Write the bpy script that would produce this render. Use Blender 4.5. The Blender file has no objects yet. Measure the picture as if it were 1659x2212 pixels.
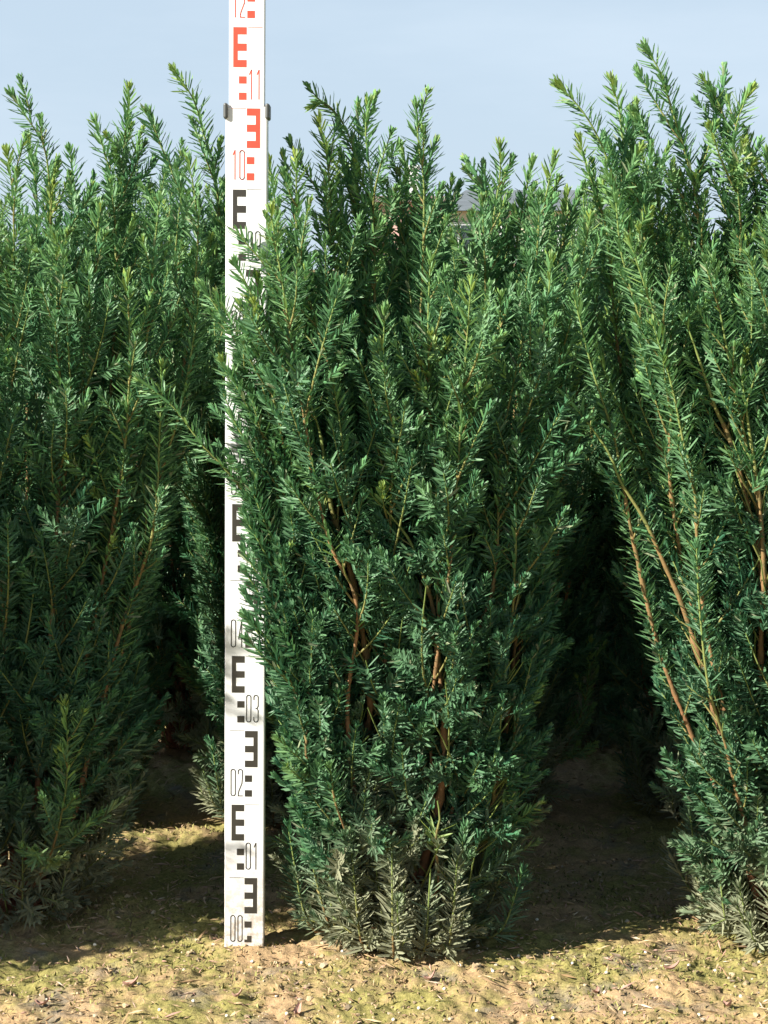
import bpy, math, random
import numpy as np
from mathutils import Vector, Matrix, noise

SC = bpy.context.scene
COL = SC.collection
R = math.radians
random.seed(7)
RNG = np.random.default_rng(11)

# ------------------------------------------------------------------ camera
CAM_H, CAM_PITCH, CAM_MM, STAFF_Y = 0.90, 7.6, 64.0, 2.33
cam_d = bpy.data.cameras.new("camera")
cam = bpy.data.objects.new("camera", cam_d)
COL.objects.link(cam)
cam.location = (0, 0, CAM_H)
cam.rotation_euler = (R(90 - CAM_PITCH), 0, 0)
cam_d.sensor_fit = 'VERTICAL'
cam_d.sensor_height = 36.0
cam_d.lens = CAM_MM
cam_d.clip_start = 0.05
cam_d.clip_end = 6000
SC.camera = cam

# ------------------------------------------------------------------ light
SUN_EL, SUN_AZ = 32.0, 29.0          # azimuth measured from -X towards the camera side
sd = Vector((-math.cos(R(SUN_AZ)) * math.cos(R(SUN_EL)),
             -math.sin(R(SUN_AZ)) * math.cos(R(SUN_EL)), math.sin(R(SUN_EL))))
sun_d = bpy.data.lights.new("sun", 'SUN')
sun_d.energy = 5.0
sun_d.angle = R(0.5)
sun_d.color = (1.0, 0.96, 0.89)
sun = bpy.data.objects.new("sun", sun_d)
COL.objects.link(sun)
sun.rotation_euler = sd.to_track_quat('Z', 'Y').to_euler()

W = bpy.data.worlds.new("World")
SC.world = W
W.use_nodes = True
nt = W.node_tree
bg = nt.nodes["Background"]
sky = nt.nodes.new("ShaderNodeTexSky")
sky.sky_type = 'NISHITA'
sky.sun_disc = False
sky.sun_elevation = R(SUN_EL)
sky.sun_rotation = math.atan2(sd.x, sd.y)
sky.air_density = 1.0
sky.dust_density = 0.3
sky.ozone_density = 1.0
tc = nt.nodes.new("ShaderNodeTexCoord")
mp = nt.nodes.new("ShaderNodeMapping")
mp.inputs['Scale'].default_value = (1.2, 1.2, 5.0)
mp.inputs['Location'].default_value = (0.35, 0.0, 0.2)
cn = nt.nodes.new("ShaderNodeTexNoise")
cn.inputs['Scale'].default_value = 2.6
cn.inputs['Detail'].default_value = 7
cn.inputs['Roughness'].default_value = 0.55
cr = nt.nodes.new("ShaderNodeMapRange")
cr.inputs['From Min'].default_value = 0.46
cr.inputs['From Max'].default_value = 0.78
cr.inputs['To Max'].default_value = 0.5
mx = nt.nodes.new("ShaderNodeMix")
mx.data_type = 'RGBA'
mx.inputs[7].default_value = (6.9, 8.0, 9.1, 1)
nt.links.new(tc.outputs['Generated'], mp.inputs['Vector'])
nt.links.new(mp.outputs[0], cn.inputs['Vector'])
nt.links.new(cn.outputs['Fac'], cr.inputs['Value'])
nt.links.new(cr.outputs[0], mx.inputs[0])
# pale summer haze low over the horizon, all the way round
sx_ = nt.nodes.new("ShaderNodeSeparateXYZ")
nt.links.new(tc.outputs['Generated'], sx_.inputs[0])
hz = nt.nodes.new("ShaderNodeMapRange")
hz.interpolation_type = 'SMOOTHSTEP'
hz.inputs['From Min'].default_value = 0.32
hz.inputs['From Max'].default_value = 0.13
hz.inputs['To Max'].default_value = 0.92
nt.links.new(sx_.outputs['Z'], hz.inputs['Value'])
mh = nt.nodes.new("ShaderNodeMix")
mh.data_type = 'RGBA'
mh.inputs[7].default_value = (5.2, 6.45, 7.75, 1)
nt.links.new(hz.outputs[0], mh.inputs[0])
nt.links.new(sky.outputs[0], mh.inputs[6])
nt.links.new(mh.outputs[2], mx.inputs[6])
nt.links.new(mx.outputs[2], bg.inputs['Color'])
bg.inputs['Strength'].default_value = 0.05

SC.view_settings.view_transform = 'Standard'
SC.view_settings.look = 'None'
SC.view_settings.exposure = 1.22
SC.view_settings.gamma = 1.0
SC.render.engine = 'CYCLES'
SC.cycles.max_bounces = 6
SC.cycles.diffuse_bounces = 3
SC.cycles.transmission_bounces = 4

# ------------------------------------------------------------------ helpers
F_PX = CAM_MM / 36.0 * 2212.0
CP, SP = math.cos(R(CAM_PITCH)), math.sin(R(CAM_PITCH))


def at(px, py, Y):
    """point on the plane y=Y seen at (px, py) of the 1659 x 2212 view used for measuring"""
    u = (px - 829.5) / F_PX
    v = (1106.0 - py) / F_PX
    d = Vector((u, CP + v * SP, -SP + v * CP))
    s = Y / d.y
    return Vector((d.x * s, Y, CAM_H + d.z * s))


def tag(o, label=None, cat=None, group=None, kind=None):
    if label: o["label"] = label
    if cat: o["category"] = cat
    if group: o["group"] = group
    if kind: o["kind"] = kind
    return o


def empty(name, loc):
    o = bpy.data.objects.new(name, None)
    o.empty_display_size = 0.05
    o.location = loc
    COL.objects.link(o)
    return o


def link(name, me, parent=None):
    o = bpy.data.objects.new(name, me)
    COL.objects.link(o)
    if parent is not None:
        o.parent = parent
    return o


def mesh_np(name, verts, faces_list, mat, attrs=None, smooth=False):
    """faces_list: arrays (n,3) and (n,4); attrs: name -> per-vertex floats"""
    me = bpy.data.meshes.new(name)
    verts = np.asarray(verts, dtype=np.float32)
    me.vertices.add(len(verts))
    me.vertices.foreach_set("co", verts.ravel())
    fl = [np.asarray(f, dtype=np.int32) for f in faces_list if len(f)]
    idx = np.concatenate([f.ravel() for f in fl])
    tot = np.concatenate([np.full(len(f), f.shape[1], dtype=np.int32) for f in fl])
    start = np.concatenate([[0], np.cumsum(tot)[:-1]]).astype(np.int32)
    me.loops.add(len(idx))
    me.loops.foreach_set("vertex_index", idx)
    me.polygons.add(len(tot))
    me.polygons.foreach_set("loop_start", start)
    me.polygons.foreach_set("loop_total", tot)
    me.polygons.foreach_set("use_smooth", np.full(len(tot), bool(smooth)))
    for k, a in (attrs or {}).items():
        at_ = me.attributes.new(k, 'FLOAT', 'POINT')
        at_.data.foreach_set("value", np.asarray(a, dtype=np.float32))
    me.materials.append(mat)
    me.update(calc_edges=True)
    me.validate()
    return me


class MB:
    """collects simple shapes into one mesh"""
    def __init__(self):
        self.v, self.q, self.t = [], [], []

    def box(self, x0, x1, y0, y1, z0, z1):
        b = len(self.v)
        self.v += [(x, y, z) for z in (z0, z1) for y in (y0, y1) for x in (x0, x1)]
        for f in ((0, 2, 3, 1), (4, 5, 7, 6), (0, 1, 5, 4), (2, 6, 7, 3), (0, 4, 6, 2), (1, 3, 7, 5)):
            self.q.append([b + i for i in f])

    def poly_prism(self, pts, y0, y1):
        """convex x-z outline extruded along y"""
        b, n = len(self.v), len(pts)
        self.v += [(p[0], y0, p[1]) for p in pts] + [(p[0], y1, p[1]) for p in pts]
        for i in range(n):
            j = (i + 1) % n
            self.q.append([b + i, b + j, b + n + j, b + n + i])
        for i in range(1, n - 1):
            self.t.append([b, b + i, b + i + 1])
            self.t.append([b + n, b + n + i + 1, b + n + i])

    def build(self, name, mat, parent=None, bevel=0.0):
        me = mesh_np(name, self.v, [np.array(self.q).reshape(-1, 4), np.array(self.t).reshape(-1, 3)], mat)
        o = link(name, me, parent)
        if bevel:
            m = o.modifiers.new("bevel", 'BEVEL')
            m.width = bevel
            m.segments = 2
        return o


# ------------------------------------------------------------------ materials
def new_mat(name):
    m = bpy.data.materials.new(name)
    m.use_nodes = True
    return m, m.node_tree, m.node_tree.nodes["Principled BSDF"]


def ramp(nt, stops, fac=None):
    n = nt.nodes.new("ShaderNodeValToRGB")
    e = n.color_ramp.elements
    while len(e) < len(stops):
        e.new(0.5)
    for el, (p, c) in zip(e, stops):
        el.position = p
        el.color = (*c, 1)
    if fac is not None:
        nt.links.new(fac, n.inputs[0])
    return n


def noise_node(nt, scale, detail=5, rough=0.55, coord='Object'):
    t = nt.nodes.new("ShaderNodeTexCoord")
    n = nt.nodes.new("ShaderNodeTexNoise")
    n.inputs['Scale'].default_value = scale
    n.inputs['Detail'].default_value = detail
    n.inputs['Roughness'].default_value = rough
    nt.links.new(t.outputs[coord], n.inputs['Vector'])
    return n


def mix_rgb(nt, fac, a, b):
    n = nt.nodes.new("ShaderNodeMix")
    n.data_type = 'RGBA'
    for sock, val in ((0, fac), (6, a), (7, b)):
        if hasattr(val, 'is_linked'):
            nt.links.new(val, n.inputs[sock])
        else:
            n.inputs[sock].default_value = val if sock == 0 else (*val, 1)
    return n.outputs[2]


def simple(name, col, rough=0.5, var=0.12, scale=30, bump=0.0):
    m, t, p = new_mat(name)
    n = noise_node(t, scale)
    lo = tuple(c * (1 - var) for c in col)
    hi = tuple(min(1, c * (1 + var)) for c in col)
    r = ramp(t, [(0.3, lo), (0.7, hi)], n.outputs['Fac'])
    t.links.new(r.outputs[0], p.inputs['Base Color'])
    p.inputs['Roughness'].default_value = rough
    if bump:
        b = t.nodes.new("ShaderNodeBump")
        b.inputs['Strength'].default_value = bump
        b.inputs['Distance'].default_value = 0.002
        t.links.new(n.outputs['Fac'], b.inputs['Height'])
        t.links.new(b.outputs[0], p.inputs['Normal'])
    return m


def needle_material():
    m, t, p = new_mat("yew_needles")
    a = t.nodes.new("ShaderNodeAttribute"); a.attribute_name = "tone"
    d = t.nodes.new("ShaderNodeAttribute"); d.attribute_name = "dust"
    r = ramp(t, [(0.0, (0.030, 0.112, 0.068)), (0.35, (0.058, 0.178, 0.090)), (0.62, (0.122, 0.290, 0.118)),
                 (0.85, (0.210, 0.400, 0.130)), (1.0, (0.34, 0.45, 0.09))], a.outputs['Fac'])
    g = t.nodes.new("ShaderNodeNewGeometry")
    under = mix_rgb(t, 0.5, r.outputs[0], (0.13, 0.21, 0.10))
    side = mix_rgb(t, g.outputs['Backfacing'], r.outputs[0], under)
    col = mix_rgb(t, d.outputs['Fac'], side, (0.33, 0.315, 0.195))
    t.links.new(col, p.inputs['Base Color'])
    rr = t.nodes.new("ShaderNodeMapRange")
    rr.inputs['To Min'].default_value = 0.50
    rr.inputs['To Max'].default_value = 0.9
    t.links.new(d.outputs['Fac'], rr.inputs['Value'])
    t.links.new(rr.outputs[0], p.inputs['Roughness'])
    p.inputs['Specular IOR Level'].default_value = 0.38
    tr = t.nodes.new("ShaderNodeBsdfTranslucent")
    t.links.new(col, tr.inputs['Color'])
    ms = t.nodes.new("ShaderNodeMixShader")
    ms.inputs[0].default_value = 0.24
    t.links.new(p.outputs[0], ms.inputs[1])
    t.links.new(tr.outputs[0], ms.inputs[2])
    t.links.new(ms.outputs[0], t.nodes["Material Output"].inputs['Surface'])
    return m


def bark_material():
    m, t, p = new_mat("yew_bark")
    a = t.nodes.new("ShaderNodeAttribute"); a.attribute_name = "young"
    n = noise_node(t, 90, 6, 0.65)
    mpn = t.nodes.new("ShaderNodeMapping")
    old = ramp(t, [(0.30, (0.075, 0.036, 0.026)), (0.48, (0.25, 0.095, 0.05)), (0.62, (0.33, 0.115, 0.062)), (0.80, (0.42, 0.22, 0.14))], n.outputs['Fac'])
    col = mix_rgb(t, a.outputs['Fac'], old.outputs[0], (0.17, 0.25, 0.055))
    t.links.new(col, p.inputs['Base Color'])
    p.inputs['Roughness'].default_value = 0.75
    b = t.nodes.new("ShaderNodeBump")
    b.inputs['Strength'].default_value = 0.6
    b.inputs['Distance'].default_value = 0.002
    t.links.new(n.outputs['Fac'], b.inputs['Height'])
    t.links.new(b.outputs[0], p.inputs['Normal'])
    return m


def ground_material():
    m, t, p = new_mat("mossy_soil")
    big = noise_node(t, 5.0, 4, 0.6)
    mid = noise_node(t, 26.0, 6, 0.7)
    fine = noise_node(t, 260.0, 5, 0.7)
    soil = ramp(t, [(0.25, (0.22, 0.155, 0.09)), (0.5, (0.42, 0.275, 0.135)), (0.75, (0.56, 0.385, 0.20))], fine.outputs['Fac'])
    moss = ramp(t, [(0.3, (0.12, 0.105, 0.025)), (0.5, (0.27, 0.235, 0.065)), (0.72, (0.42, 0.36, 0.12))], fine.outputs['Fac'])
    grey = ramp(t, [(0.3, (0.13, 0.105, 0.075)), (0.7, (0.30, 0.25, 0.18))], fine.outputs['Fac'])
    add = t.nodes.new("ShaderNodeMath"); add.operation = 'MULTIPLY_ADD'
    add.inputs[1].default_value = 0.45
    t.links.new(mid.outputs['Fac'], add.inputs[0])
    t.links.new(big.outputs['Fac'], add.inputs[2])
    f1 = t.nodes.new("ShaderNodeMapRange")
    f1.inputs['From Min'].default_value = 0.63
    f1.inputs['From Max'].default_value = 0.78
    t.links.new(add.outputs[0], f1.inputs['Value'])
    c1 = mix_rgb(t, f1.outputs[0], soil.outputs[0], moss.outputs[0])
    g2 = noise_node(t, 9.0, 5, 0.6)
    f2 = t.nodes.new("ShaderNodeMapRange")
    f2.inputs['From Min'].default_value = 0.55
    f2.inputs['From Max'].default_value = 0.68
    t.links.new(g2.outputs['Fac'], f2.inputs['Value'])
    c2 = mix_rgb(t, f2.outputs[0], c1, grey.outputs[0])
    t.links.new(c2, p.inputs['Base Color'])
    p.inputs['Roughness'].default_value = 0.95
    b = t.nodes.new("ShaderNodeBump")
    b.inputs['Strength'].default_value = 0.8
    b.inputs['Distance'].default_value = 0.003
    t.links.new(fine.outputs['Fac'], b.inputs['Height'])
    t.links.new(b.outputs[0], p.inputs['Normal'])
    return m


def attr_ramp_material(name, stops, rough=0.9, attr="tone"):
    m, t, p = new_mat(name)
    a = t.nodes.new("ShaderNodeAttribute"); a.attribute_name = attr
    r = ramp(t, stops, a.outputs['Fac'])
    t.links.new(r.outputs[0], p.inputs['Base Color'])
    p.inputs['Roughness'].default_value = rough
    return m


M_NEEDLE = needle_material()
M_BARK = bark_material()
M_GROUND = ground_material()
def staff_paint():
    m, t, p = new_mat("white_staff_paint")
    tcn = t.nodes.new("ShaderNodeTexCoord")
    sp = t.nodes.new("ShaderNodeSeparateXYZ")
    t.links.new(tcn.outputs['Object'], sp.inputs[0])
    base = ramp(t, [(0.3, (.74, .73, .70)), (0.6, (.81, .80, .77))], noise_node(t, 11, 6, .7).outputs['Fac'])
    # soil smears on the lowest centimetres and fine scuffs all over
    mr = t.nodes.new("ShaderNodeMapRange")
    mr.inputs['From Min'].default_value = 0.17
    mr.inputs['From Max'].default_value = -0.01
    t.links.new(sp.outputs['Z'], mr.inputs['Value'])
    sm = ramp(t, [(0.40, (0, 0, 0)), (0.58, (1, 1, 1))], noise_node(t, 60, 6, .75).outputs['Fac'])
    mu = t.nodes.new("ShaderNodeMath"); mu.operation = 'MULTIPLY'
    t.links.new(mr.outputs[0], mu.inputs[0]); t.links.new(sm.outputs[0], mu.inputs[1])
    c1 = mix_rgb(t, mu.outputs[0], base.outputs[0], (.36, .28, .19))
    sc = ramp(t, [(0.66, (0, 0, 0)), (0.72, (.45, .45, .45))], noise_node(t, 130, 3, .6).outputs['Fac'])
    c2 = mix_rgb(t, sc.outputs[0], c1, (.50, .47, .42))
    t.links.new(c2, p.inputs['Base Color'])
    p.inputs['Roughness'].default_value = 0.42
    return m


M_WHITE = staff_paint()
M_BLACK = simple("black_print", (0.035, 0.030, 0.022), 0.5, 0.2, 60)
M_RED = simple("red_print", (0.78, 0.075, 0.04), 0.45, 0.06, 60)
M_CLAMP = simple("grey_plastic", (0.075, 0.078, 0.07), 0.5, 0.15, 120)

# ------------------------------------------------------------------ ground
def axis(lo, hi, step, far_lo, far_hi, g=1.28):
    a = list(np.arange(lo, hi + step / 2, step))
    s, x = step, lo
    left = []
    while x > far_lo:
        s *= g; x -= s; left.append(x)
    s, x = step, hi
    right = []
    while x < far_hi:
        s *= g; x += s; right.append(x)
    return np.array(left[::-1] + a + right)


STAFF_X = at(527, 2051, STAFF_Y).x


def ground_z(x, y):
    z = 0.020 * noise.noise((x * 2.1, y * 2.1, 3.3)) + 0.009 * noise.noise((x * 7, y * 7, 1.3))
    z += 0.007 * noise.noise((x * 27, y * 27, 7.7)) + 0.0052 * noise.noise((x * 70, y * 70, 9.1))
    fade = 1.0 if y < 6 else max(0.0, 1 - (y - 6) / 10)
    z += 0.0022 * noise.noise((x * 150, y * 150, 2.2))
    # soil pushed up round the staff foot
    dx, dy = x - STAFF_X, y - STAFF_Y - .01
    z = z * min(1, max(.25, (dx * dx + dy * dy) / .004)) + 0.008 * math.exp(-(dx * dx + dy * dy) / .0016)
    return z * fade


gx = axis(-0.60, 0.60, 0.004, -1.15, 1.15, 1.04)
gx = np.concatenate([axis(gx[0], gx[0] + 1e-6, 0.03, -2500, gx[0])[:-2], gx, axis(gx[-1], gx[-1] + 1e-6, 0.03, gx[-1], 2500)[2:]])
gy = axis(1.88, 2.60, 0.004, 1.88, 5.0, 1.012)
gy = np.concatenate([axis(gy[0], gy[0] + 1e-6, 0.02, -60, gy[0])[:-2], gy, axis(gy[-1], gy[-1] + 1e-6, 0.04, gy[-1], 3500)[2:]])
gx = np.unique(np.round(gx, 5)); gy = np.unique(np.round(gy, 5))
GX, GY = np.meshgrid(gx, gy)
GZ = np.array([ground_z(x, y) if abs(x) < 12 and -2 < y < 16 else 0.0 for x, y in zip(GX.ravel(), GY.ravel())])
nx, ny = len(gx), len(gy)
ii = (np.arange(ny - 1)[:, None] * nx + np.arange(nx - 1)[None, :]).ravel()
gq = np.stack([ii, ii + 1, ii + nx + 1, ii + nx], 1)
ground = link("ground", mesh_np("ground", np.stack([GX.ravel(), GY.ravel(), GZ], 1), [gq], M_GROUND, smooth=True))
tag(ground, kind="structure")

# ------------------------------------------------------------------ measuring staff
def ribbon(mb, pts, w, y0, y1):
    """a drawn stroke through x-z points"""
    for (a, b) in zip(pts[:-1], pts[1:]):
        dx, dz = b[0] - a[0], b[1] - a[1]
        L = math.hypot(dx, dz) or 1e-6
        ex, ez = dx / L * w * 0.35, dz / L * w * 0.35
        px_, pz_ = -dz / L * w / 2, dx / L * w / 2
        mb.poly_prism([(a[0] - ex + px_, a[1] - ez + pz_), (a[0] - ex - px_, a[1] - ez - pz_),
                       (b[0] + ex - px_, b[1] + ez - pz_), (b[0] + ex + px_, b[1] + ez + pz_)], y0, y1)


def arc(cx, cz, rx, rz, a0, a1, n=9):
    return [(cx + rx * math.cos(R(a0 + (a1 - a0) * i / n)), cz + rz * math.sin(R(a0 + (a1 - a0) * i / n))) for i in range(n + 1)]


def digit(ch):
    """strokes in a box 0..1 wide, 0..6.4 high (tall condensed figures)"""
    H = 6.4
    top = arc(.5, H - .5, .5, .5, 180, 0)
    bot = arc(.5, .5, .5, .5, 0, -180)
    return {
        '0': [top + bot + [(0, H - .5)]],
        '1': [[(.15, H - 1.0), (.6, H), (.6, 0)]],
        '2': [[(0, H - 1.1)] + top + [(1, H - 1.6), (.85, 3.0), (.15, 1.2), (0, .6), (0, 0), (1, 0)]],
        '3': [[(0, H - 1.1)] + top + [(1, 3.8), (.75, 3.3), (.45, 3.2)], [(.75, 3.3), (1, 2.8)] + bot + [(0, 1.1)]],
        '4': [[(.7, 0), (.7, H), (0, 1.9), (1, 1.9)]],
        '5': [[(1, H), (.1, H), (0, 3.4)] + arc(.5, 3.2, .5, .5, 150, 0) + bot],
        '6': [[(1, H - 1.1)] + top[::-1] + [(0, .5)] + bot[::-1] + [(1, 3.0)] + arc(.5, 3.0, .5, .5, 0, 180)],
        '7': [[(0, H), (1, H), (.4, 0)]],
        '8': [arc(.5, H - .6, .45, .6, 0, 360, 16), [(.05, H - .6), (.05, 4.0)], [(.95, H - .6), (.95, 4.0)],
              arc(.5, 4.0, .45, .7, 180, 360), arc(.5, 2.6, .5, .7, 0, 180), [(0, 2.6), (0, .5)], [(1, 2.6), (1, .5)], bot],
        '9': [bot[::-1] + [(1, H - .5)] + top[::-1] + [(0, 3.6)] + arc(.5, 3.6, .5, .5, 180, 360)],
    }[ch]


def build_staff():
    foot = at(527, 2051, STAFF_Y)
    root = empty("measuring_staff", (foot.x, STAFF_Y, 0.0))
    root.rotation_euler = (0, R(0.75), 0)
    tag(root, "white telescopic measuring staff with black and red scale marks standing upright before the hedge",
        "measuring staff")
    hw, iw = 0.0262, 0.0222
    lo = MB(); lo.box(-hw, hw, 0.0, 0.026, -0.004, 1.1022)
    low = lo.build("lower_section", M_WHITE, root, 0.0016)
    up = MB(); up.box(-iw, iw, 0.0022, 0.022, 1.1025, 1.62)
    upp = up.build("upper_section", M_WHITE, root, 0.0012)
    ft = MB(); ft.box(-hw - .0006, hw + .0006, -0.0006, 0.0266, -0.010, 0.0035)
    ft.build("foot_cap", simple("dirty_foot_cap", (0.22, 0.17, 0.12), 0.8, 0.4, 90), root, 0.001)
    for s in (-1, 1):
        c = MB()
        c.box(s * hw - 0.0028, s * hw + 0.0028, -0.0045, 0.029, 1.0868, 1.1062)
        c.build("clamp", M_CLAMP, root, 0.0024)
    for k in range(13):
        z = k / 10.0
        y0, y1 = (-0.0003, 0.001) if k < 11 else (0.0019, 0.003)
        par = low if k < 11 else upp
        mat = M_BLACK if k < 10 else M_RED
        s = -1 if k % 2 else 1               # odd decimetres carry their E on the left
        zz = lambda cm: z + cm / 100.0 + (0.0006 if k == 10 else 0)
        g = MB()
        e = 0.00045
        def bx(xa, xb, za, zb):
            xa, xb = sorted((xa * s, xb * s))
            g.box(xa, xb, y0, y1, zz(za), zz(zb))
        x_in, x_out, st = 0.0004, 0.0170, 0.0116
        if k < 12:
            bx(st, x_out, 5.06, 9.94)
            for (a, b) in ((5.06, 5.94), (7.06, 7.94), (9.06, 9.94)):
                bx(x_in, st, a, b)
        else:
            bx(st, x_out, 5.06, 9.94)
            for (a, b) in ((5.06, 5.94), (7.06, 7.94), (9.06, 9.94)):
                bx(x_in, st, a, b)
        if k == 0:
            bx(x_in, 0.0098, 3.08, 3.94)
            bx(0.0040, 0.0098, 1.05, 1.94)
            bx(x_in, 0.0040, 1.05, 1.42)
        else:
            for (a, b) in ((1.06, 1.94), (3.06, 3.94)):
                bx(x_in, 0.0098, a, b)
        # decimetre line on the blank side
        g.box(*( sorted((-s * 0.0008, -s * 0.0195)) ), y0, y1, zz(9.93), zz(9.98))
        g.build("graduation_mark", mat, par)
        nm = MB()
        u = 0.0056
        xs0 = (-0.0178, -0.0083) if s > 0 else (0.0024, 0.0119)
        for ch, xb in zip("%02d" % k, xs0):
            for stroke in digit(ch):
                ribbon(nm, [(xb + p[0] * u, zz(1.15) + p[1] * u) for p in stroke], 0.00115, y0, y1)
        nm.build("numeral", mat, par)
    return foot


staff_foot = build_staff()
SX = staff_foot.x

# ------------------------------------------------------------------ yew shrubs
def catmull(P, step=0.012):
    P = np.array([tuple(p) for p in P], dtype=float)
    Q = np.vstack([2 * P[0] - P[1], P, 2 * P[-1] - P[-2]])
    out = []
    for i in range(len(P) - 1):
        p0, p1, p2, p3 = Q[i:i + 4]
        n = max(2, int(np.linalg.norm(p2 - p1) / step))
        t = np.linspace(0, 1, n, endpoint=False)[:, None]
        out.append(0.5 * (2 * p1 + (p2 - p0) * t + (2 * p0 - 5 * p1 + 4 * p2 - p3) * t ** 2 + (3 * p1 - p0 - 3 * p2 + p3) * t ** 3))
    out.append(P[-1:])
    return np.vstack(out)


def tangents(P):
    T = np.gradient(P, axis=0)
    return T / np.maximum(np.linalg.norm(T, axis=1, keepdims=True), 1e-9)


def norm(v):
    return v / np.maximum(np.linalg.norm(v, axis=-1, keepdims=True), 1e-9)


def bad(p):
    """inside the staff, or in front of it where it reads clear in the photograph"""
    sx = SX + p[:, 2] * math.tan(R(0.75))
    z = p[:, 2]
    inx = np.abs(p[:, 0] - sx) < 0.029
    body = inx & (p[:, 1] > STAFF_Y - 0.004) & (p[:, 1] < STAFF_Y + 0.03) & (z < 1.4)
    iny = p[:, 1] < STAFF_Y + 0.03
    front = (np.abs(p[:, 0] - sx) < 0.030) & iny & ((z < 0.40) | (z > 0.955))
    front |= (p[:, 0] < sx - 0.006) & (p[:, 0] > sx - 0.034) & iny & (z < 0.60)
    return body | front


CLEAR = []                                  # bare stems: paths whose front carries no needles


class Foliage:
    def __init__(self): self.b = []

    def shoot(self, P, out, tone, dens=620, start=0.0, nlen=0.0205, flat=0.5, dead=0.0, clip=None):
        """needles along the path P (world), two-ranked across the plane normal 'out'"""
        seg = np.linalg.norm(np.diff(P, axis=0), axis=1)
        cum = np.concatenate([[0], np.cumsum(seg)])
        L = cum[-1]
        n = int(max(0, L - start) * dens)
        if n < 3: return
        s = start + (np.arange(n) + RNG.random(n)) / n * (L - start)
        s = np.concatenate([s, np.full(9, L - 0.001) - RNG.random(9) * 0.004])
        n = len(s)
        pos = np.stack([np.interp(s, cum, P[:, i]) for i in range(3)], 1)
        Tn = tangents(P)
        T = norm(np.stack([np.interp(s, cum, Tn[:, i]) for i in range(3)], 1))
        out = np.asarray(out, float)[None, :]
        N = norm(out - (out * T).sum(1, keepdims=True) * T)
        B = np.cross(T, N)
        ph = np.arange(n) * 2.39996 + RNG.normal(0, .35, n)
        rad = np.cos(ph)[:, None] * N * flat + np.sin(ph)[:, None] * B
        rad = norm(rad)
        rem = L - s
        al = np.radians(np.clip(24 + 34 * np.clip(rem / 0.035, 0, 1) + RNG.normal(0, 8, n), 8, 85))[:, None]
        D = np.cos(al) * T + np.sin(al) * rad
        ln = nlen * np.where(RNG.random(n) < .06, RNG.uniform(.45, .8, n), 1.0) * np.clip(0.50 + 0.5 * rem / 0.03, 0.5, 1.0) * np.clip(0.62 + 0.38 * (s - start) / 0.02, 0.6, 1.0) * RNG.uniform(.78, 1.12, n)
        Wd = norm(np.cross(T, rad) + RNG.normal(0, .28, (n, 3)))
        Wd = norm(Wd - (Wd * D).sum(1, keepdims=True) * D)
        Nn = np.cross(Wd, D)
        tn = tone + RNG.normal(0, .08, n) + 0.20 * np.clip(1 - rem / 0.05, 0, 1)
        hmax = 0.215 + 0.10 * np.sin(pos[:, 0] * 23.0 + 1.3) * np.cos(pos[:, 1] * 19.0) + RNG.normal(0, .045)
        dz = np.clip((hmax + .02 - pos[:, 2]) / 0.21, 0, 1)
        dust = np.clip(dz ** 1.3 * (0.75 + 0.5 * RNG.random(n)) + (RNG.random(n) < 0.025) * 0.6, 0, .82)
        if dead: dust = np.maximum(dust, dead)
        self.b.append((pos, D, T, Wd, Nn, ln, tn, dust))

    def mesh(self, name):
        if not self.b: return None
        pos, D, T, Wd, Nn, ln, tn, dust = [np.concatenate(x) for x in zip(*self.b)]
        tip = pos + D * ln[:, None]
        keep = ~(bad(pos) | bad(tip) | bad((pos + tip) / 2)) & (tip[:, 2] > 0.006) & (pos[:, 2] > 0.004)
        for cp in CLEAR:
            o = np.argsort(cp[:, 2]); z0, z1 = cp[o[0], 2], cp[o[-1], 2]
            for q in (pos, (pos + tip) / 2, tip):
                xs, ys = np.interp(q[:, 2], cp[o, 2], cp[o, 0]), np.interp(q[:, 2], cp[o, 2], cp[o, 1])
                keep &= ~((q[:, 2] > z0) & (q[:, 2] < z1) & (np.abs(q[:, 0] - xs * (q[:, 1] / ys)) < .008) & (q[:, 1] < ys + .004) & (q[:, 1] > ys - .25))
        pos, D, T, Wd, Nn, ln, tn, dust = [a[keep] for a in (pos, D, T, Wd, Nn, ln, tn, dust)]
        n = len(pos)
        if n == 0: return None
        w = (0.00168 * RNG.uniform(.8, 1.2, n))[:, None]
        curl = RNG.normal(.10, .10, n)[:, None]
        lnc = ln[:, None]
        V = np.empty((n, 8, 3))
        def c(s): return pos + D * lnc * s + T * lnc * curl * s * s
        V[:, 0] = c(0.0)
        for k, s, ws in ((1, .22, 1.0), (4, .80, .92)):
            cc = c(s)
            V[:, k] = cc - Wd * w * ws
            V[:, k + 1] = cc + Nn * w * .35
            V[:, k + 2] = cc + Wd * w * ws
        V[:, 7] = c(1.0)
        base = (np.arange(n) * 8)[:, None]
        tri = np.concatenate([base + np.array(f) for f in ((0, 2, 1), (0, 3, 2), (4, 5, 7), (5, 6, 7))])
        quad = np.concatenate([base + np.array(f) for f in ((1, 2, 5, 4), (2, 3, 6, 5))])
        return mesh_np(name, V.reshape(-1, 3), [tri, quad], M_NEEDLE,
                       {"tone": np.repeat(np.clip(tn, 0, 1), 8), "dust": np.repeat(dust, 8)})


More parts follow.
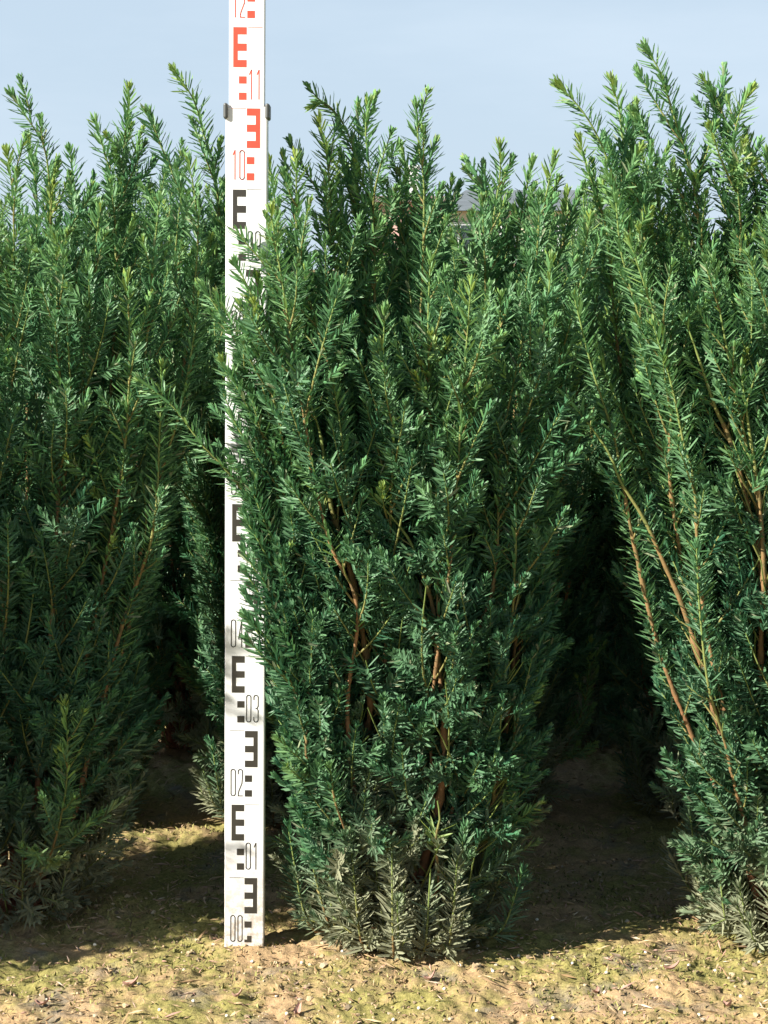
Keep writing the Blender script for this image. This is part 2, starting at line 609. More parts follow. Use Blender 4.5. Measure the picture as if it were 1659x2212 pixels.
class Wood:
    def __init__(self): self.v, self.f, self.y, self.n = [], [], [], 0

    def tube(self, P, r0, r1, y0=0.0, y1=0.0, sides=5):
        ok = ~bad(P)
        if not ok.all():                     # keep the longest stretch that stays clear of the staff
            runs, cur = [], []
            for i, k in enumerate(ok):
                if k: cur.append(i)
                elif cur: runs.append(cur); cur = []
            if cur: runs.append(cur)
            runs = [r for r in runs if len(r) > 2]
            if not runs: return
            P = P[max(runs, key=len)]
        n = len(P)
        T = tangents(P)
        ref = np.array([0.31, 0.87, 0.38])
        A = norm(np.cross(T, ref)); B = np.cross(T, A)
        t = np.linspace(0, 1, n)
        rr = r0 + (r1 - r0) * t
        if r0 > 0.003:
            rr = rr * (1 + 0.20 * RNG.normal(0, 1, n))
        a = np.arange(sides) * 2 * math.pi / sides
        ring = P[:, None, :] + rr[:, None, None] * (np.cos(a)[None, :, None] * A[:, None, :] + np.sin(a)[None, :, None] * B[:, None, :])
        self.v.append(ring.reshape(-1, 3))
        self.y.append(np.repeat(y0 + (y1 - y0) * t, sides))
        i = np.arange(n - 1)[:, None] * sides
        j = np.arange(sides)[None, :]
        k = (j + 1) % sides
        q = np.stack([i + j, i + k, i + sides + k, i + sides + j], -1).reshape(-1, 4) + self.n
        self.f.append(q)
        self.n += n * sides

    def mesh(self, name):
        if not self.v: return None
        return mesh_np(name, np.vstack(self.v), [np.vstack(self.f)], M_BARK, {"young": np.clip(np.concatenate(self.y), 0, 1)}, True)


ENV_Z = [0, .04, .12, .22, .35, .5, .65, .8, 1.0, 1.2]
ENV_R = [.105, .145, .178, .188, .180, .188, .225, .255, .26, .25]


def env(z): return float(np.interp(z, ENV_Z, ENV_R))


class Yew:
    def __init__(self, base):
        self.base = np.array(base, float)
        self.parts = []
        self.trim = None

    def radial(self, p):
        d = np.array([p[0] - self.base[0], p[1] - self.base[1], 0.0])
        return norm(d) if np.linalg.norm(d) > 1e-4 else np.array([0, -1.0, 0])

    def curve_shoot(self, p, d, L, lift):
        n = max(5, int(L / 0.012))
        s = np.linspace(0, 1, n)[:, None]
        up = np.array([0, 0, 1.0])
        side = norm(np.cross(d, up))
        wig = RNG.normal(0, .20)
        return p + d * L * s + (up * lift + side * wig) * L * s * s

    def stem(self, P, r0, bare=0.3, gap=0.028, slen=0.10, lead=0.30, tone0=0.30, front_clear=None, own_f=.55):
        """a main branch along P with needle-clad side shoots; first 'bare' fraction carries no needles itself"""
        wood, fol = Wood(), Foliage()
        seg = np.linalg.norm(np.diff(P, axis=0), axis=1)
        cum = np.concatenate([[0], np.cumsum(seg)])
        L = cum[-1]
        T = tangents(P)
        ny = len(P)
        # woody part to young green leader
        iy = max(2, int(np.searchsorted(cum, max(L - lead, L * .3))))
        iy = min(iy, ny - 3)
        rm = max(0.0016, r0 * .45)
        wood.tube(P[:iy + 1], r0, rm, 0.0, .35, 6)
        wood.tube(P[iy:], rm, 0.0009, .6, 1.0, 5)
        own = max(L - max(lead * 1.5, L * own_f), 0.05)
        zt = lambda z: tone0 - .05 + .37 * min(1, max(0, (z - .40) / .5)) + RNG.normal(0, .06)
        k0 = int(np.searchsorted(cum, own))
        if ny - k0 > 4:
            tipo = self.radial(P[-1]) + np.array([0, -.8, .2])
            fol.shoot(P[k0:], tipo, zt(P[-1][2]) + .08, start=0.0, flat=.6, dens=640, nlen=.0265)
        s = L * .10 + RNG.random() * gap
        ph = RNG.random() * 6.28
        while s < L - 0.035:
            i = int(np.searchsorted(cum, s)); i = min(i, ny - 1)
            p, t = P[i], T[i]
            ph += 2.4 + RNG.normal(0, .4)
            rem = L - s
            a = norm(np.cross(t, np.array([.2, .9, .3]))); b = np.cross(t, a)
            rd = math.cos(ph) * a + math.sin(ph) * b
            rd = norm(rd + .75 * self.radial(p))
            rd = norm(rd - (rd @ t) * t)
            s += gap * RNG.uniform(.6, 1.4) * (1.0 if rem > .15 else 1.6)
            if front_clear and front_clear[0] < p[2] < front_clear[1] and rd[1] < -0.25:
                rd = rd.copy(); rd[1] = abs(rd[1]) * .3
                rd[0] = math.copysign(max(abs(rd[0]), .8), rd[0])
                rd = norm(rd - (rd @ t) * t)
            ang = R(RNG.uniform(26, 48) if p[2] < .55 else RNG.uniform(18, 40))
            d = norm(math.cos(ang) * t + math.sin(ang) * rd)
            sl = slen * RNG.uniform(.35, 1.4) * min(1.0, .18 + rem / .30)
            q = p + d * sl
            rr = math.hypot(q[0] - self.base[0], q[1] - self.base[1])
            lim = env(q[2]) * RNG.uniform(.9, 1.15)
            if self.trim and self.trim(q): continue
            if rr > lim: sl *= max(.35, 1 - (rr - lim) / max(sl, .01))
            if sl < .025: continue
            lift = .35 if p[2] > .12 else RNG.uniform(-.15, .3)
            C = self.curve_shoot(p, d, sl, lift)
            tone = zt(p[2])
            bright = RNG.random() < .02
            if bright: tone += .35
            out = self.radial(C[-1]) + np.array([0, -.35, .35]) + RNG.normal(0, .35, 3)
            wood.tube(C[::2] if len(C) > 7 else C, .0012 + .006 * sl, .0007, .45, 1.0, 4)
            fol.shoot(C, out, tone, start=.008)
            if sl > .085:
                m = int(sl / .032)
                for _ in range(m):
                    f = RNG.uniform(.25, .8)
                    j = int(f * (len(C) - 1))
                    tt = norm(C[min(j + 1, len(C) - 1)] - C[max(j - 1, 0)])
                    sd_ = norm(np.cross(tt, out)) * (1 if RNG.random() < .5 else -1)
                    dd = norm(tt * .75 + sd_ * .7 + RNG.normal(0, .15, 3))
                    C2 = self.curve_shoot(C[j], dd, RNG.uniform(.03, .065), .3)
                    fol.shoot(C2, out + RNG.normal(0, .3, 3), tone + RNG.normal(.02, .05), start=.004)
        self.parts.append((wood, fol))
        return P

    def path_to(self, pts, foot_spread=0.022):
        """complete a list of points (tip first) down to the root"""
        pts = [np.array(tuple(p), float) for p in pts][::-1]
        low = pts[0]
        az = low[:2] - self.base[:2]
        d = norm(np.array([az[0], az[1]])) if np.linalg.norm(az) > 1e-3 else np.array([0, 1.])
        b = np.array([self.base[0] + d[0] * foot_spread * RNG.uniform(.3, 1), self.base[1] + d[1] * foot_spread * RNG.uniform(.3, 1), 0.0])
        chain = [b]
        if low[2] > .12:
            for f in (.22, .55, .8):
                if low[2] * f > .05 and low[2] * (1 - f) > .06:
                    w = f ** .8
                    chain.append(np.array([b[0] + (low[0] - b[0]) * w, b[1] + (low[1] - b[1]) * w, low[2] * f])
                                 + np.append(RNG.normal(0, .012, 2), 0))
        return catmull(chain + pts)

    def filler(self, n, zlo, zhi, rmax=0.75, az=None):
        for i in range(n):
            a = (i + RNG.random()) / n * 2 * math.pi if az is None else RNG.uniform(*az)
            zt = RNG.uniform(zlo, zhi)
            rr = env(zt) * math.sqrt(RNG.uniform(.06, 1)) * rmax
            tip = self.base + np.array([math.cos(a) * rr, math.sin(a) * rr, zt])
            mid = self.base + np.array([math.cos(a) * rr * .85, math.sin(a) * rr * .85, zt * .62])
            P = self.path_to([tip + np.append(RNG.normal(0, .015, 2), 0), mid + np.append(RNG.normal(0, .012, 2), 0)])
            self.stem(P, RNG.uniform(.0032, .0055), gap=.038, slen=.12, lead=RNG.uniform(.2, .32))

    def skirt(self, n):
        for i in range(n):
            a = (i + RNG.random()) / n * 2 * math.pi
            low = i % 2 == 0
            z0 = RNG.uniform(.008, .03) if low else RNG.uniform(.04, .12)
            rr = env(z0 + .03) * RNG.uniform(.8, 1.05)
            zt = z0 + (RNG.uniform(.0, .05) if low else RNG.uniform(.03, .13))
            tip = self.base + np.array([math.cos(a) * rr, math.sin(a) * rr, max(.015, zt)])
            mid = self.base + np.array([math.cos(a) * rr * .5, math.sin(a) * rr * .5, max(.022, z0 + .02)])
            b = self.base + np.array([math.cos(a) * .02, math.sin(a) * .02, z0 * .5])
            self.stem(catmull([b, mid, tip]), .0024, gap=.020, slen=.07, lead=.12, tone0=.26, own_f=.7)

    def curtain(self, n, ra=(.05, .10), hh=(.06, .17)):
        """low twigs that leave the root and turn up in front of it"""
        for i in range(n):
            a = (i + RNG.random()) / n * 2 * math.pi
            c = np.array([math.cos(a), math.sin(a), 0])
            r1 = RNG.uniform(*ra); r2 = r1 + RNG.uniform(.01, .045)
            h = RNG.uniform(*hh)
            P = catmull([self.base + c * .018 + (0, 0, .006), self.base + c * r1 * .7 + (0, 0, .012),
                         self.base + c * r1 + (0, 0, .03), self.base + c * r2 + (0, 0, h)])
            self.stem(P, .0022, gap=.018, slen=.055, lead=.14, tone0=.26, own_f=.75)

    def build(self, label, group):
        root = empty("yew_shrub", tuple(self.base))
        tag(root, label, "shrub", group)
        w = Wood()
        B = self.base
        w.tube(np.array([[B[0], B[1], -.02], [B[0], B[1], .02], [B[0] + .004, B[1], .05]]), .017, .011, 0, 0, 8)
        me = w.mesh("trunk"); me.transform(Matrix.Translation(-Vector(B)))
        link("trunk", me, root)
        for wood, fol in self.parts:
            me = wood.mesh("branch")
            if me is None: continue
            me.transform(Matrix.Translation(-Vector(B)))
            br = link("branch", me, root)
            fm = fol.mesh("foliage")
            if fm:
                fm.transform(Matrix.Translation(-Vector(B)))
                link("foliage", fm, br)
        return root


ROW_Y = STAFF_Y + 0.06
GROUP_FRONT = "yew shrubs in the front row"


def px_stem(yew, pts, dy, r0=.0048, **kw):
    """a leader whose upper part follows measured points; dy is its own distance in front of / behind the shrub's axis"""
    P = yew.path_to([at(x, y, yew.base[1] + dy + (i * 0.006)) for i, (x, y) in enumerate(pts)])
    fc = kw.get("front_clear")
    if fc:
        m = (P[:, 2] > fc[0]) & (P[:, 2] < fc[1])
        # the bark shows in stretches, foliage closes over it in between
        for a in np.arange(fc[0], fc[1], .09):
            mm = m & (P[:, 2] > a) & (P[:, 2] < a + .062)
            if mm.sum() > 2: CLEAR.append(P[mm])
    yew.stem(P, r0, **kw)


def base_at(px, dy=0.0): return (at(px, 2040, ROW_Y + dy).x, ROW_Y + dy, 0.0)


# --- left shrub
yl = Yew(base_at(30, .09))
for pts, dy in [
    ([(24, 203), (55, 250), (92, 310), (105, 380), (110, 520)], -.03),
    ([(150, 325), (158, 380), (165, 480)], .05),
    ([(205, 262), (226, 330), (242, 400), (250, 520)], -.02),
    ([(279, 190), (274, 260), (264, 350), (250, 480)], .02),
    ([(315, 240), (345, 310), (378, 390), (395, 500)], -.04),
    ([(378, 155), (418, 215), (440, 290), (463, 370), (470, 520)], .04),
    ([(405, 345), (420, 420), (425, 560)], -.09),
    ([(15, 330), (25, 400), (30, 520)], -.10),
    ([(62, 300), (75, 380), (80, 500)], .09),
    ([(345, 430), (335, 520), (320, 700)], -.12),
    ([(215, 450), (205, 560), (190, 760)], -.14),
    ([(275, 600), (280, 770), (270, 960)], -.15),
    ([(120, 520), (125, 700), (130, 900)], -.15),
    ([(350, 790), (345, 930), (330, 1150)], -.13),
]:
    px_stem(yl, pts, dy, lead=.26)
for pts, dy in [
    ([(455, 520), (440, 640), (410, 800)], -.02), ([(430, 620), (420, 720), (385, 900)], -.10),
    ([(480, 400), (470, 500), (440, 640)], .08)]:
    px_stem(yl, pts, dy, lead=.24)
yl.filler(6, .5, .95)
yl.filler(7, .84, .98, .95)
yl.filler(3, .25, .6, 1.0)
yl.filler(7, .28, .68, 1.05, az=(-.15, 1.3))
yl.filler(6, .14, .42, 1.1, az=(-.7, .9))
px_stem(yl, [(140, 1520), (146, 1620), (140, 1720)], -.15, .0025, lead=.2, tone0=.72, own_f=.9)
yl.skirt(18); yl.curtain(14)
yl.build("yew shrub left of the measuring staff, partly cut off by the left picture edge", GROUP_FRONT)

# --- centre shrub
yc = Yew(base_at(870))
for pts, dy in [
    ([(580, 350), (592, 420), (600, 560)], .03),
    ([(640, 340), (641, 430), (650, 580)], -.05),
    ([(678, 228), (702, 222), (738, 262), (765, 330), (775, 450)], .02),
    ([(690, 262), (703, 320), (712, 400), (720, 520)], -.02),
    ([(795, 222), (790, 290), (800, 390), (810, 520)], .00),
    ([(900, 232), (904, 310), (915, 390), (915, 520)], -.03),
    ([(940, 308), (925, 360), (918, 430), (910, 560)], .04),
    ([(862, 370), (868, 440), (870, 600)], .08),
    ([(1010, 370), (1042, 420), (1060, 520)], .05),
    ([(1080, 315), (1080, 380), (1068, 460), (1050, 600)], -.03),
    ([(1150, 350), (1132, 430), (1110, 560)], .04),
    ([(1198, 340), (1180, 420), (1150, 560)], -.05),
    ([(820, 745), (845, 860), (850, 950)], -.15),
    ([(1035, 780), (1015, 900), (968, 1110), (945, 1310)], -.14),
    ([(1115, 960), (1115, 1090), (1112, 1230)], -.12),
    ([(612, 900), (622, 1020), (628, 1140), (660, 1400)], -.10),
    ([(720, 820), (740, 960), (760, 1150)], -.14),
    ([(930, 560), (925, 700), (930, 900)], -.13),
]:
    px_stem(yc, pts, dy, lead=.26)
# trunks that show bare, reddish bark in the photograph
px_stem(yc, [(795, 1060), (880, 1160), (918, 1255), (936, 1320), (946, 1420), (958, 1560), (955, 1690)], -.125, .0072,
        lead=.16, front_clear=(.1, .62), gap=.034, own_f=.1)
px_stem(yc, [(640, 800), (690, 930), (712, 1080), (735, 1160), (770, 1290), (800, 1500)], -.11, .0072, lead=.2, front_clear=(.3, .75), own_f=.1)
px_stem(yc, [(1180, 1010), (1125, 1250), (1110, 1420), (1080, 1650)], .0, .0055, lead=.2, front_clear=(.1, .5), own_f=.1)
px_stem(yc, [(440, 620), (520, 760), (545, 880), (552, 1000), (600, 1250)], -.10, .005, lead=.24)
px_stem(yc, [(300, 820), (370, 875), (440, 965), (500, 1030), (620, 1200), (720, 1500)], -.13, .0045, lead=.22, gap=.05, slen=.07)
px_stem(yc, [(505, 488), (535, 530), (575, 580), (620, 700)], -.13, .003, lead=.12, gap=.05, slen=.05)
px_stem(yc, [(520, 660), (560, 760), (600, 900)], -.13, .003, lead=.18)
for pts, dy in [([(528, 1110), (560, 1165), (620, 1260)], -.12), ([(526, 1190), (560, 1245), (630, 1340)], -.13),
                ([(530, 1280), (565, 1335), (630, 1430)], -.12), ([(534, 1380), (570, 1420), (640, 1500)], -.13),
                ([(548, 1030), (566, 1110), (620, 1230)], -.125)]:
    px_stem(yc, pts, dy, .0026, lead=.14, slen=.06, gap=.022)
px_stem(yc, [(530, 1330), (590, 1400), (660, 1550)], -.13, .003, lead=.12)
for pts, dy in [
    ([(470, 640), (520, 740), (560, 860)], -.10), ([(545, 700), (560, 800), (600, 960)], -.12),
    ([(480, 780), (530, 870), (590, 1000)], -.12), ([(500, 900), (545, 980), (620, 1120)], -.12),
    ([(555, 600), (575, 700), (610, 820)], -.11), ([(545, 1060), (580, 1150), (640, 1300)], -.13),
    ([(525, 760), (528, 860), (560, 1000)], -.09), ([(510, 570), (545, 640), (600, 760)], -.12),
    ([(560, 1230), (600, 1330), (660, 1480)], -.13), ([(536, 1130), (575, 1200), (640, 1330)], -.13), ([(532, 1240), (570, 1300), (630, 1420)], -.125),
    ([(538, 1340), (575, 1395), (640, 1500)], -.13), ([(545, 1180), (590, 1260), (650, 1400)], -.115), ([(540, 1080), (570, 1170), (640, 1300)], -.12), ([(500, 1000), (560, 1080), (640, 1220)], -.12)]:
    px_stem(yc, pts, dy, .003, lead=.16, slen=.06)
for pts, dy in [
    ([(1225, 420), (1215, 520), (1180, 700)], .03), ([(1275, 470), (1250, 600), (1210, 760)], -.05),
    ([(1190, 560), (1180, 680), (1140, 860)], -.12), ([(1300, 560), (1280, 700), (1230, 900)], .06)]:
    px_stem(yc, pts, dy, lead=.24)
yc.filler(8, .45, .97)
yc.filler(7, .84, .97, .95)
yc.filler(4, .22, .55, 1.0)
yc.filler(6, .26, .62, 1.12, az=(-.7, .6))
px_stem(yc, [(712, 1655), (718, 1690), (726, 1740)], -.15, .0012, lead=.05, tone0=.62, slen=.04, own_f=.1)
px_stem(yc, [(945, 1730), (950, 1770), (940, 1820)], -.155, .002, lead=.05, tone0=.98, slen=.03, own_f=.1)
yc.skirt(30); yc.curtain(34); yc.curtain(30, (.09, .15), (.05, .21))
yc.build("yew shrub directly right of the measuring staff, whole in view with a bare reddish trunk", GROUP_FRONT)

# --- right shrub
yr = Yew(base_at(1715))
for pts, dy in [
    ([(1205, 182), (1258, 240), (1298, 310), (1330, 400), (1380, 560)], -.04),
    ([(1320, 172), (1338, 240), (1350, 330), (1390, 500)], .02),
    ([(1372, 228), (1358, 290), (1380, 420)], .06),
    ([(1252, 303), (1270, 370), (1310, 500)], .03),
    ([(1393, 102), (1428, 160), (1455, 250), (1480, 330), (1505, 440)], -.02),
    ([(1518, 172), (1556, 230), (1580, 320), (1590, 450)], .01),
    ([(1622, 195), (1596, 250), (1585, 330), (1600, 460)], -.03),
    ([(1612, 288), (1625, 350), (1640, 460)], .05),
    ([(1655, 330), (1668, 420), (1680, 520)], -.06),
    ([(1720, 240), (1725, 330), (1730, 450)], .0),
    ([(1800, 280), (1795, 380), (1790, 480)], .03),
    ([(1880, 300), (1860, 400), (1840, 520)], -.03),
    ([(1410, 700), (1450, 830), (1475, 950), (1500, 1050)], -.16),
    ([(1240, 640), (1280, 800), (1330, 960)], -.12),
    ([(1360, 520), (1400, 640), (1450, 800)], -.14),
    ([(1540, 560), (1560, 700), (1600, 900)], -.15),
    ([(1505, 1180), (1510, 1300), (1530, 1480)], -.17),
    ([(1330, 430), (1345, 560), (1400, 760)], -.10), ([(1420, 420), (1440, 540), (1480, 700)], .05),
    ([(1290, 760), (1330, 860), (1400, 1020)], -.05),
]:
    px_stem(yr, pts, dy, lead=.26)
px_stem(yr, [(1220, 850), (1310, 970), (1340, 1040), (1390, 1120), (1440, 1230), (1485, 1340), (1560, 1600)], -.13, .006,
        lead=.22, front_clear=(.3, .85), gap=.036, own_f=.1)
px_stem(yr, [(1480, 690), (1515, 790), (1545, 880), (1580, 960), (1630, 1150)], -.14, .0062, lead=.15, front_clear=(.5, .9), own_f=.1)
px_stem(yr, [(1600, 800), (1620, 940), (1640, 1080), (1650, 1250)], -.15, .0062, lead=.15, front_clear=(.4, .9), own_f=.1)
yr.filler(9, .45, 1.0)
yr.filler(7, .86, 1.0, .95)
yr.filler(8, .22, .6, 1.0)
yr.skirt(26); yr.curtain(28); yr.curtain(24, (.09, .15), (.05, .2))
r_right = yr.build("tallest yew shrub at the right picture edge with long shoots standing up into the sky", GROUP_FRONT)
r_centre = [o for o in bpy.data.objects if o.name == "yew_shrub.001"][0]
r_left = [o for o in bpy.data.objects if o.name == "yew_shrub"][0]


def copy_tree(root, loc, rz, label, group, scale=1.0):
    r = root.copy(); COL.objects.link(r)
    r.location = loc; r.rotation_euler = (0, 0, rz); r.scale = (scale,) * 3
    tag(r, label, "shrub", group)
    for ch in root.children:
        c = ch.copy(); COL.objects.link(c); c.parent = r
        for g in ch.children:
            d = g.copy(); COL.objects.link(d); d.parent = c
    return r


spacing = yc.base[0] - yl.base[0]
# the row goes on to the left: these stand outside the frame but shade it
copy_tree(r_centre, (yl.base[0] - spacing * .98, ROW_Y - .245, 0), R(150), "yew shrub of the front row beyond the left picture edge", GROUP_FRONT, .97)
copy_tree(r_right, (yr.base[0] + spacing, ROW_Y, 0), R(200), "yew shrub of the front row beyond the right picture edge", GROUP_FRONT, .95)
for Y, pxs, sc_ in ((ROW_Y + .56, (-330, 130, 640, 1075, 1520, 1950), .89),
                    (ROW_Y + 1.00, (420, 1255), .97),
                    (ROW_Y + 1.62, (-420, -60, 290, 640, 980, 1330, 1680, 2020), .92),
                    (ROW_Y + 2.70, (-160, 170, 480, 800, 1120, 1440, 1760), .91)):
    for i, px in enumerate(pxs):
        src = (r_left, r_right, r_centre)[i % 3]
        copy_tree(src, (at(px, 1500, Y).x + random.uniform(-.03, .03), Y + random.uniform(-.04, .04), 0), random.uniform(0, 6.28),
                  "dark yew shrub in the rows behind, glimpsed through gaps of the front row", "yew shrubs in the rows behind",
                  sc_ * random.uniform(.96, 1.03))

# ------------------------------------------------------------------ litter on the ground
def scatter_flakes(name, n, xr, yr_, lrange, wrange, mat, lift=0.0015, tilt=.35):
    x = RNG.uniform(*xr, n); y = RNG.uniform(*yr_, n)
    z = np.array([ground_z(a, b) for a, b in zip(x, y)]) + lift + RNG.random(n) * .003
    a = RNG.random(n) * 6.283
    el = RNG.normal(0, tilt, n)
    D = np.stack([np.cos(a) * np.cos(el), np.sin(a) * np.cos(el), np.sin(el)], 1)
    S = norm(np.cross(D, np.array([0, 0, 1.])) + RNG.normal(0, .3, (n, 3)))
    N = np.cross(S, D)
    L = RNG.uniform(*lrange, n)[:, None]; Wd = RNG.uniform(*wrange, n)[:, None]
    P = np.stack([x, y, z], 1)
    V = np.empty((n, 6, 3))
    V[:, 0] = P - D * L / 2
    V[:, 1] = P - D * L * .1 + S * Wd / 2 + N * Wd * .2
    V[:, 2] = P - D * L * .15 - S * Wd / 2 + N * Wd * .25
    V[:, 3] = P + D * L / 2
    V[:, 4] = P + N * Wd * .5
    V[:, 5] = P - N * Wd * .25
    b = (np.arange(n) * 6)[:, None]
    tri = np.concatenate([b + np.array(f) for f in ((0, 1, 4), (1, 3, 4), (3, 2, 4), (2, 0, 4), (1, 0, 5), (3, 1, 5), (2, 3, 5), (0, 2, 5))])
    return link(name, mesh_np(name, V.reshape(-1, 3), [tri], mat, {"tone": np.repeat(RNG.random(n), 6)}))


M_LITTER = attr_ramp_material("dry_litter", [(0, (.13, .08, .045)), (.35, (.33, .21, .10)), (.7, (.52, .37, .20)), (.9, (.45, .25, .19)), (1, (.62, .50, .36))])
o = scatter_flakes("plant_litter", 6500, (-.75, .75), (1.85, 2.75), (.004, .016), (.0012, .0032), M_LITTER)
tag(o, kind="stuff")
o = scatter_flakes("plant_litter", 420, (-.75, .75), (1.85, 2.75), (.014, .034), (.002, .005), M_LITTER, .003, .3)
tag(o, kind="stuff")
o = scatter_flakes("plant_litter", 6000, (-1.4, 1.4), (2.75, 4.6), (.006, .02), (.002, .004), M_LITTER)
tag(o, kind="stuff")


def crumbs():
    """loose clods and grit"""
    import bmesh
    bm = bmesh.new(); bmesh.ops.create_icosphere(bm, subdivisions=1, radius=1.0)
    v0 = np.array([tuple(v.co) for v in bm.verts]); f0 = np.array([[v.index for v in f.verts] for f in bm.faces]); bm.free()
    n = 3200
    x = RNG.uniform(-.62, .62, n); y = RNG.uniform(1.88, 2.75, n)
    m = np.array([noise.noise((a * 5, b * 5, 40.)) for a, b in zip(x, y)])
    k = m + RNG.normal(0, .2, n) > -.02
    x, y = x[k], y[k]; n = len(x)
    z = np.array([ground_z(a, b) for a, b in zip(x, y)])
    r = np.minimum(RNG.lognormal(math.log(.0019), .5, n), .008)
    V = v0[None] * (1 + RNG.normal(0, .22, (n, len(v0), 1))) * r[:, None, None] * np.array([1, 1, .7]) + np.stack([x, y, z + r * .25], 1)[:, None]
    F = (np.arange(n) * len(v0))[:, None, None] + f0[None]
    mat = attr_ramp_material("soil_crumb", [(0, (.17, .13, .085)), (.5, (.40, .29, .16)), (.85, (.52, .40, .24)), (1, (.42, .36, .28))], .95)
    tag(link("soil_crumbs", mesh_np("soil_crumbs", V.reshape(-1, 3), [F.reshape(-1, 3)], mat, {"tone": np.repeat(RNG.random(n), len(v0))})), kind="stuff")


crumbs()


def moss():
    n = 22000
    x = RNG.uniform(-.75, .75, n); y = RNG.uniform(1.85, 2.9, n)
    m = np.array([noise.noise((a * 6, b * 6, 20.)) + .5 * noise.noise((a * 22, b * 22, 5.)) for a, b in zip(x, y)])
    k = m + RNG.normal(0, .12, n) > .02
    x, y = x[k], y[k]; n = len(x)
    z = np.array([ground_z(a, b) for a, b in zip(x, y)])
    P = np.stack([x, y, z - .001], 1)
    h = RNG.uniform(.003, .009, n)[:, None]
    lean = np.concatenate([RNG.normal(0, .6, (n, 2)), np.ones((n, 1))], 1)
    D = norm(lean)
    a = RNG.random(n) * 6.28
    S = np.stack([np.cos(a), np.sin(a), np.zeros(n)], 1)
    w = RNG.uniform(.0009, .0019, n)[:, None]
    V = np.empty((n, 4, 3))
    V[:, 0] = P - S * w; V[:, 1] = P + S * w
    V[:, 2] = P + D * h * .6 + S * w * .9; V[:, 3] = P + D * h - S * w * .4
    b = (np.arange(n) * 4)[:, None]
    q = b + np.array((0, 1, 2, 3))
    mat = attr_ramp_material("moss", [(0, (.07, .075, .02)), (.5, (.20, .19, .05)), (1, (.38, .34, .12))])
    o = link("moss", mesh_np("moss", V.reshape(-1, 3), [q], mat, {"tone": np.repeat(RNG.random(n), 4)}))
    tag(o, kind="stuff")


moss()


def blob(r, seed, sub=2, sq=.85):
    import bmesh
    bm = bmesh.new()
    bmesh.ops.create_icosphere(bm, subdivisions=sub, radius=r)
    for v in bm.verts:
        v.co *= 1 + .16 * noise.noise(v.co / r * 1.3 + Vector((seed, 0, 0)))
        v.co.z *= sq
    me = bpy.data.meshes.new("granule")
    bm.to_mesh(me); bm.free()
    me.polygons.foreach_set("use_smooth", np.ones(len(me.polygons), dtype=bool))
    return me


M_GRAN = simple("pale_granule", (.72, .66, .52), .7, .15, 300)
gm = [blob(.0024, i) for i in range(4)]
for m in gm: m.materials.append(M_GRAN)
spots = [(1160, 1990), (300, 2128), (418, 2172), (490, 2195), (850, 2196), (545, 2078), (598, 2215 - 60), (652, 2089), (740, 2055),
         (1065, 2110), (1236, 2095), (1195, 2198), (1420, 2150), (1600, 2160), (1395, 2065), (1488, 2095), (1120, 2070),
         (960, 2140), (1032, 2048), (205, 2050), (620, 2190), (905, 2180), (1310, 2120), (1545, 2095), (1510, 2195), (760, 2140),
         (100, 2165), (345, 2190), (1240, 2180), (1030, 2190), (1640, 2080), (1350, 2190)]
for i, (px, py) in enumerate(spots):
    u = (px - 829.5) / F_PX; v = (1106.0 - py) / F_PX
    d = Vector((u, CP + v * SP, -SP + v * CP)); s = -CAM_H / d.z
    x, y = d.x * s, d.y * s
    g = link("granule", gm[i % 4]); g.location = (x, y, ground_z(x, y) + .0019)
    g.rotation_euler = (0, 0, i)
    tag(g, "small pale round fertiliser granule lying on the mossy soil", "granule", "fertiliser granules on the soil")

# curled dead leaves lying on the soil
M_LEAF = simple("dead_leaf", (.40, .23, .17), .85, .35, 60)


def ground_at(px, py):
    u = (px - 829.5) / F_PX; v = (1106.0 - py) / F_PX
    d = Vector((u, CP + v * SP, -SP + v * CP)); s = -CAM_H / d.z
    return d.x * s, d.y * s


for i, (px, py) in enumerate([(282, 2135), (512, 2165), (640, 2185), (1290, 2150), (930, 2120), (90, 2175), (1450, 2120), (1575, 2185)]):
    n, m = 7, 4
    L, Wd = random.uniform(.006, .011), random.uniform(.003, .0045)
    V = []
    for a in range(n):
        t = a / (n - 1)
        half = Wd * math.sin(math.pi * (.08 + .84 * t)) ** .8
        for b in range(m):
            q = b / (m - 1) * 2 - 1
            V.append(((t - .5) * L * 2, q * half, .0035 * q * q + .006 * (t - .4) ** 2 * 4 + random.uniform(-.0004, .0004)))
    Q = [[a * m + b, a * m + b + 1, (a + 1) * m + b + 1, (a + 1) * m + b] for a in range(n - 1) for b in range(m - 1)]
    lf = link("dead_leaf", mesh_np("dead_leaf", V, [np.array(Q)], M_LEAF, smooth=True))
    x, y = ground_at(px, py)
    lf.location = (x, y, ground_z(x, y) + .002)
    lf.rotation_euler = (random.uniform(-.3, .3), random.uniform(-.3, .3), random.uniform(0, 6.28))
    tag(lf, "small curled pinkish brown dead leaf lying on the front soil", "dead leaf", "dead leaves on the front soil")

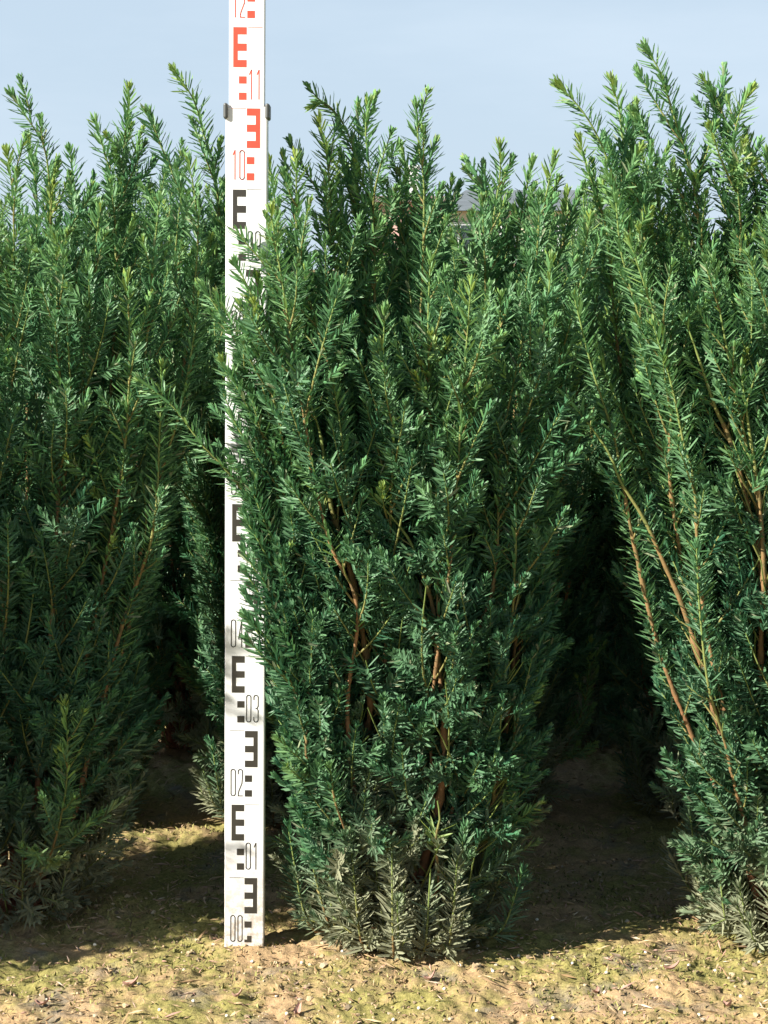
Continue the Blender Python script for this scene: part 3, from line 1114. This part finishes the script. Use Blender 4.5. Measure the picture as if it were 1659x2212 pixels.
# ------------------------------------------------------------------ houses far behind the hedge
def far_houses():
    Y = 60.0
    wall_m = simple("cream_render", (.72, .62, .46), .9, .08, .6)
    roof_m = simple("grey_roof_tiles", (.13, .15, .16), .8, .15, 2)
    brick_m = simple("pink_brick", (.58, .36, .31), .9, .12, 3)
    white_m = simple("white_frame", (.8, .8, .78), .5, .03, 2)
    glass_m = simple("window_glass", (.05, .06, .07), .1, .1, 2)
    brown_m = simple("brown_roof_tiles", (.20, .13, .10), .8, .15, 2)
    q = 1659 / 1920.
    p = lambda x, y: at(x * q, y * q, Y)
    # long house with a grey hipped roof
    x0, x1 = p(1120, 500).x, p(1600, 500).x
    eave, ridge = p(1200, 528).z, p(1200, 462).z
    dep = 8.0
    root = empty("house", (0.5 * (x0 + x1), Y + dep / 2, 0))
    tag(root, "cream walled house with a long grey hipped roof far behind the hedge", "house")
    ox, oy = root.location.x, root.location.y
    b = MB(); b.box(x0 - ox, x1 - ox, -dep / 2, dep / 2, -.1, eave)
    b.build("wall", wall_m, root)
    ov = .4
    hx = (x1 - x0) / 2 + ov; hy = dep / 2 + ov
    hip = 1.15
    v = [(-hx, -hy, eave + .01), (hx, -hy, eave + .01), (hx, hy, eave + .01), (-hx, hy, eave + .01), (-hx + hip, 0, ridge), (hx - hip, 0, ridge)]
    me = mesh_np("roof", v, [np.array([[0, 1, 5, 4], [2, 3, 4, 5], [3, 2, 1, 0]]), np.array([[1, 2, 5], [3, 0, 4]])], roof_m)
    link("roof", me, root)
    for wx in (1147, 1250, 1395, 1478):
        c = p(wx, 548).x - ox
        f = MB(); f.box(c - .55, c + .55, -dep / 2 - .06, -dep / 2 + .02, eave - 1.7, eave - .35)
        fo = f.build("window", white_m, root)
        for s in (-1, 1):
            g = MB(); g.box(c + s * .27 - .21, c + s * .27 + .21, -dep / 2 - .075, -dep / 2 - .055, eave - 1.6, eave - .45)
            g.build("pane", glass_m, fo)
    # low brick house with white chimney
    xa, xb = p(930, 500).x, p(1085, 500).x
    e2, r2 = p(1000, 530).z, p(1000, 508).z
    r_ = empty("house", (.5 * (xa + xb), Y - 6, 0))
    tag(r_, "low pink brick house with a brown roof and white chimney behind the hedge", "house")
    ox = r_.location.x
    b = MB(); b.box(xa - ox, xb - ox, -2.5, 2.5, -.1, e2); b.build("wall", brick_m, r_)
    hx = (xb - xa) / 2 + .2
    v = [(-hx, -2.8, e2 + .01), (hx, -2.8, e2 + .01), (hx, 2.8, e2 + .01), (-hx, 2.8, e2 + .01), (-hx, 0, r2), (hx, 0, r2)]
    rf = link("roof", mesh_np("roof", v, [np.array([[0, 1, 5, 4], [2, 3, 4, 5], [3, 2, 1, 0]]), np.array([[1, 2, 5], [3, 0, 4]])], brown_m), r_)
    c = p(1025, 470).x - ox
    b = MB(); b.box(c - .16, c + .16, -.2, .2, r2 - .3, p(1025, 448).z); b.box(c - .21, c + .21, -.25, .25, p(1025, 448).z + .003, p(1025, 440).z)
    b.build("chimney", white_m, rf)


far_houses()
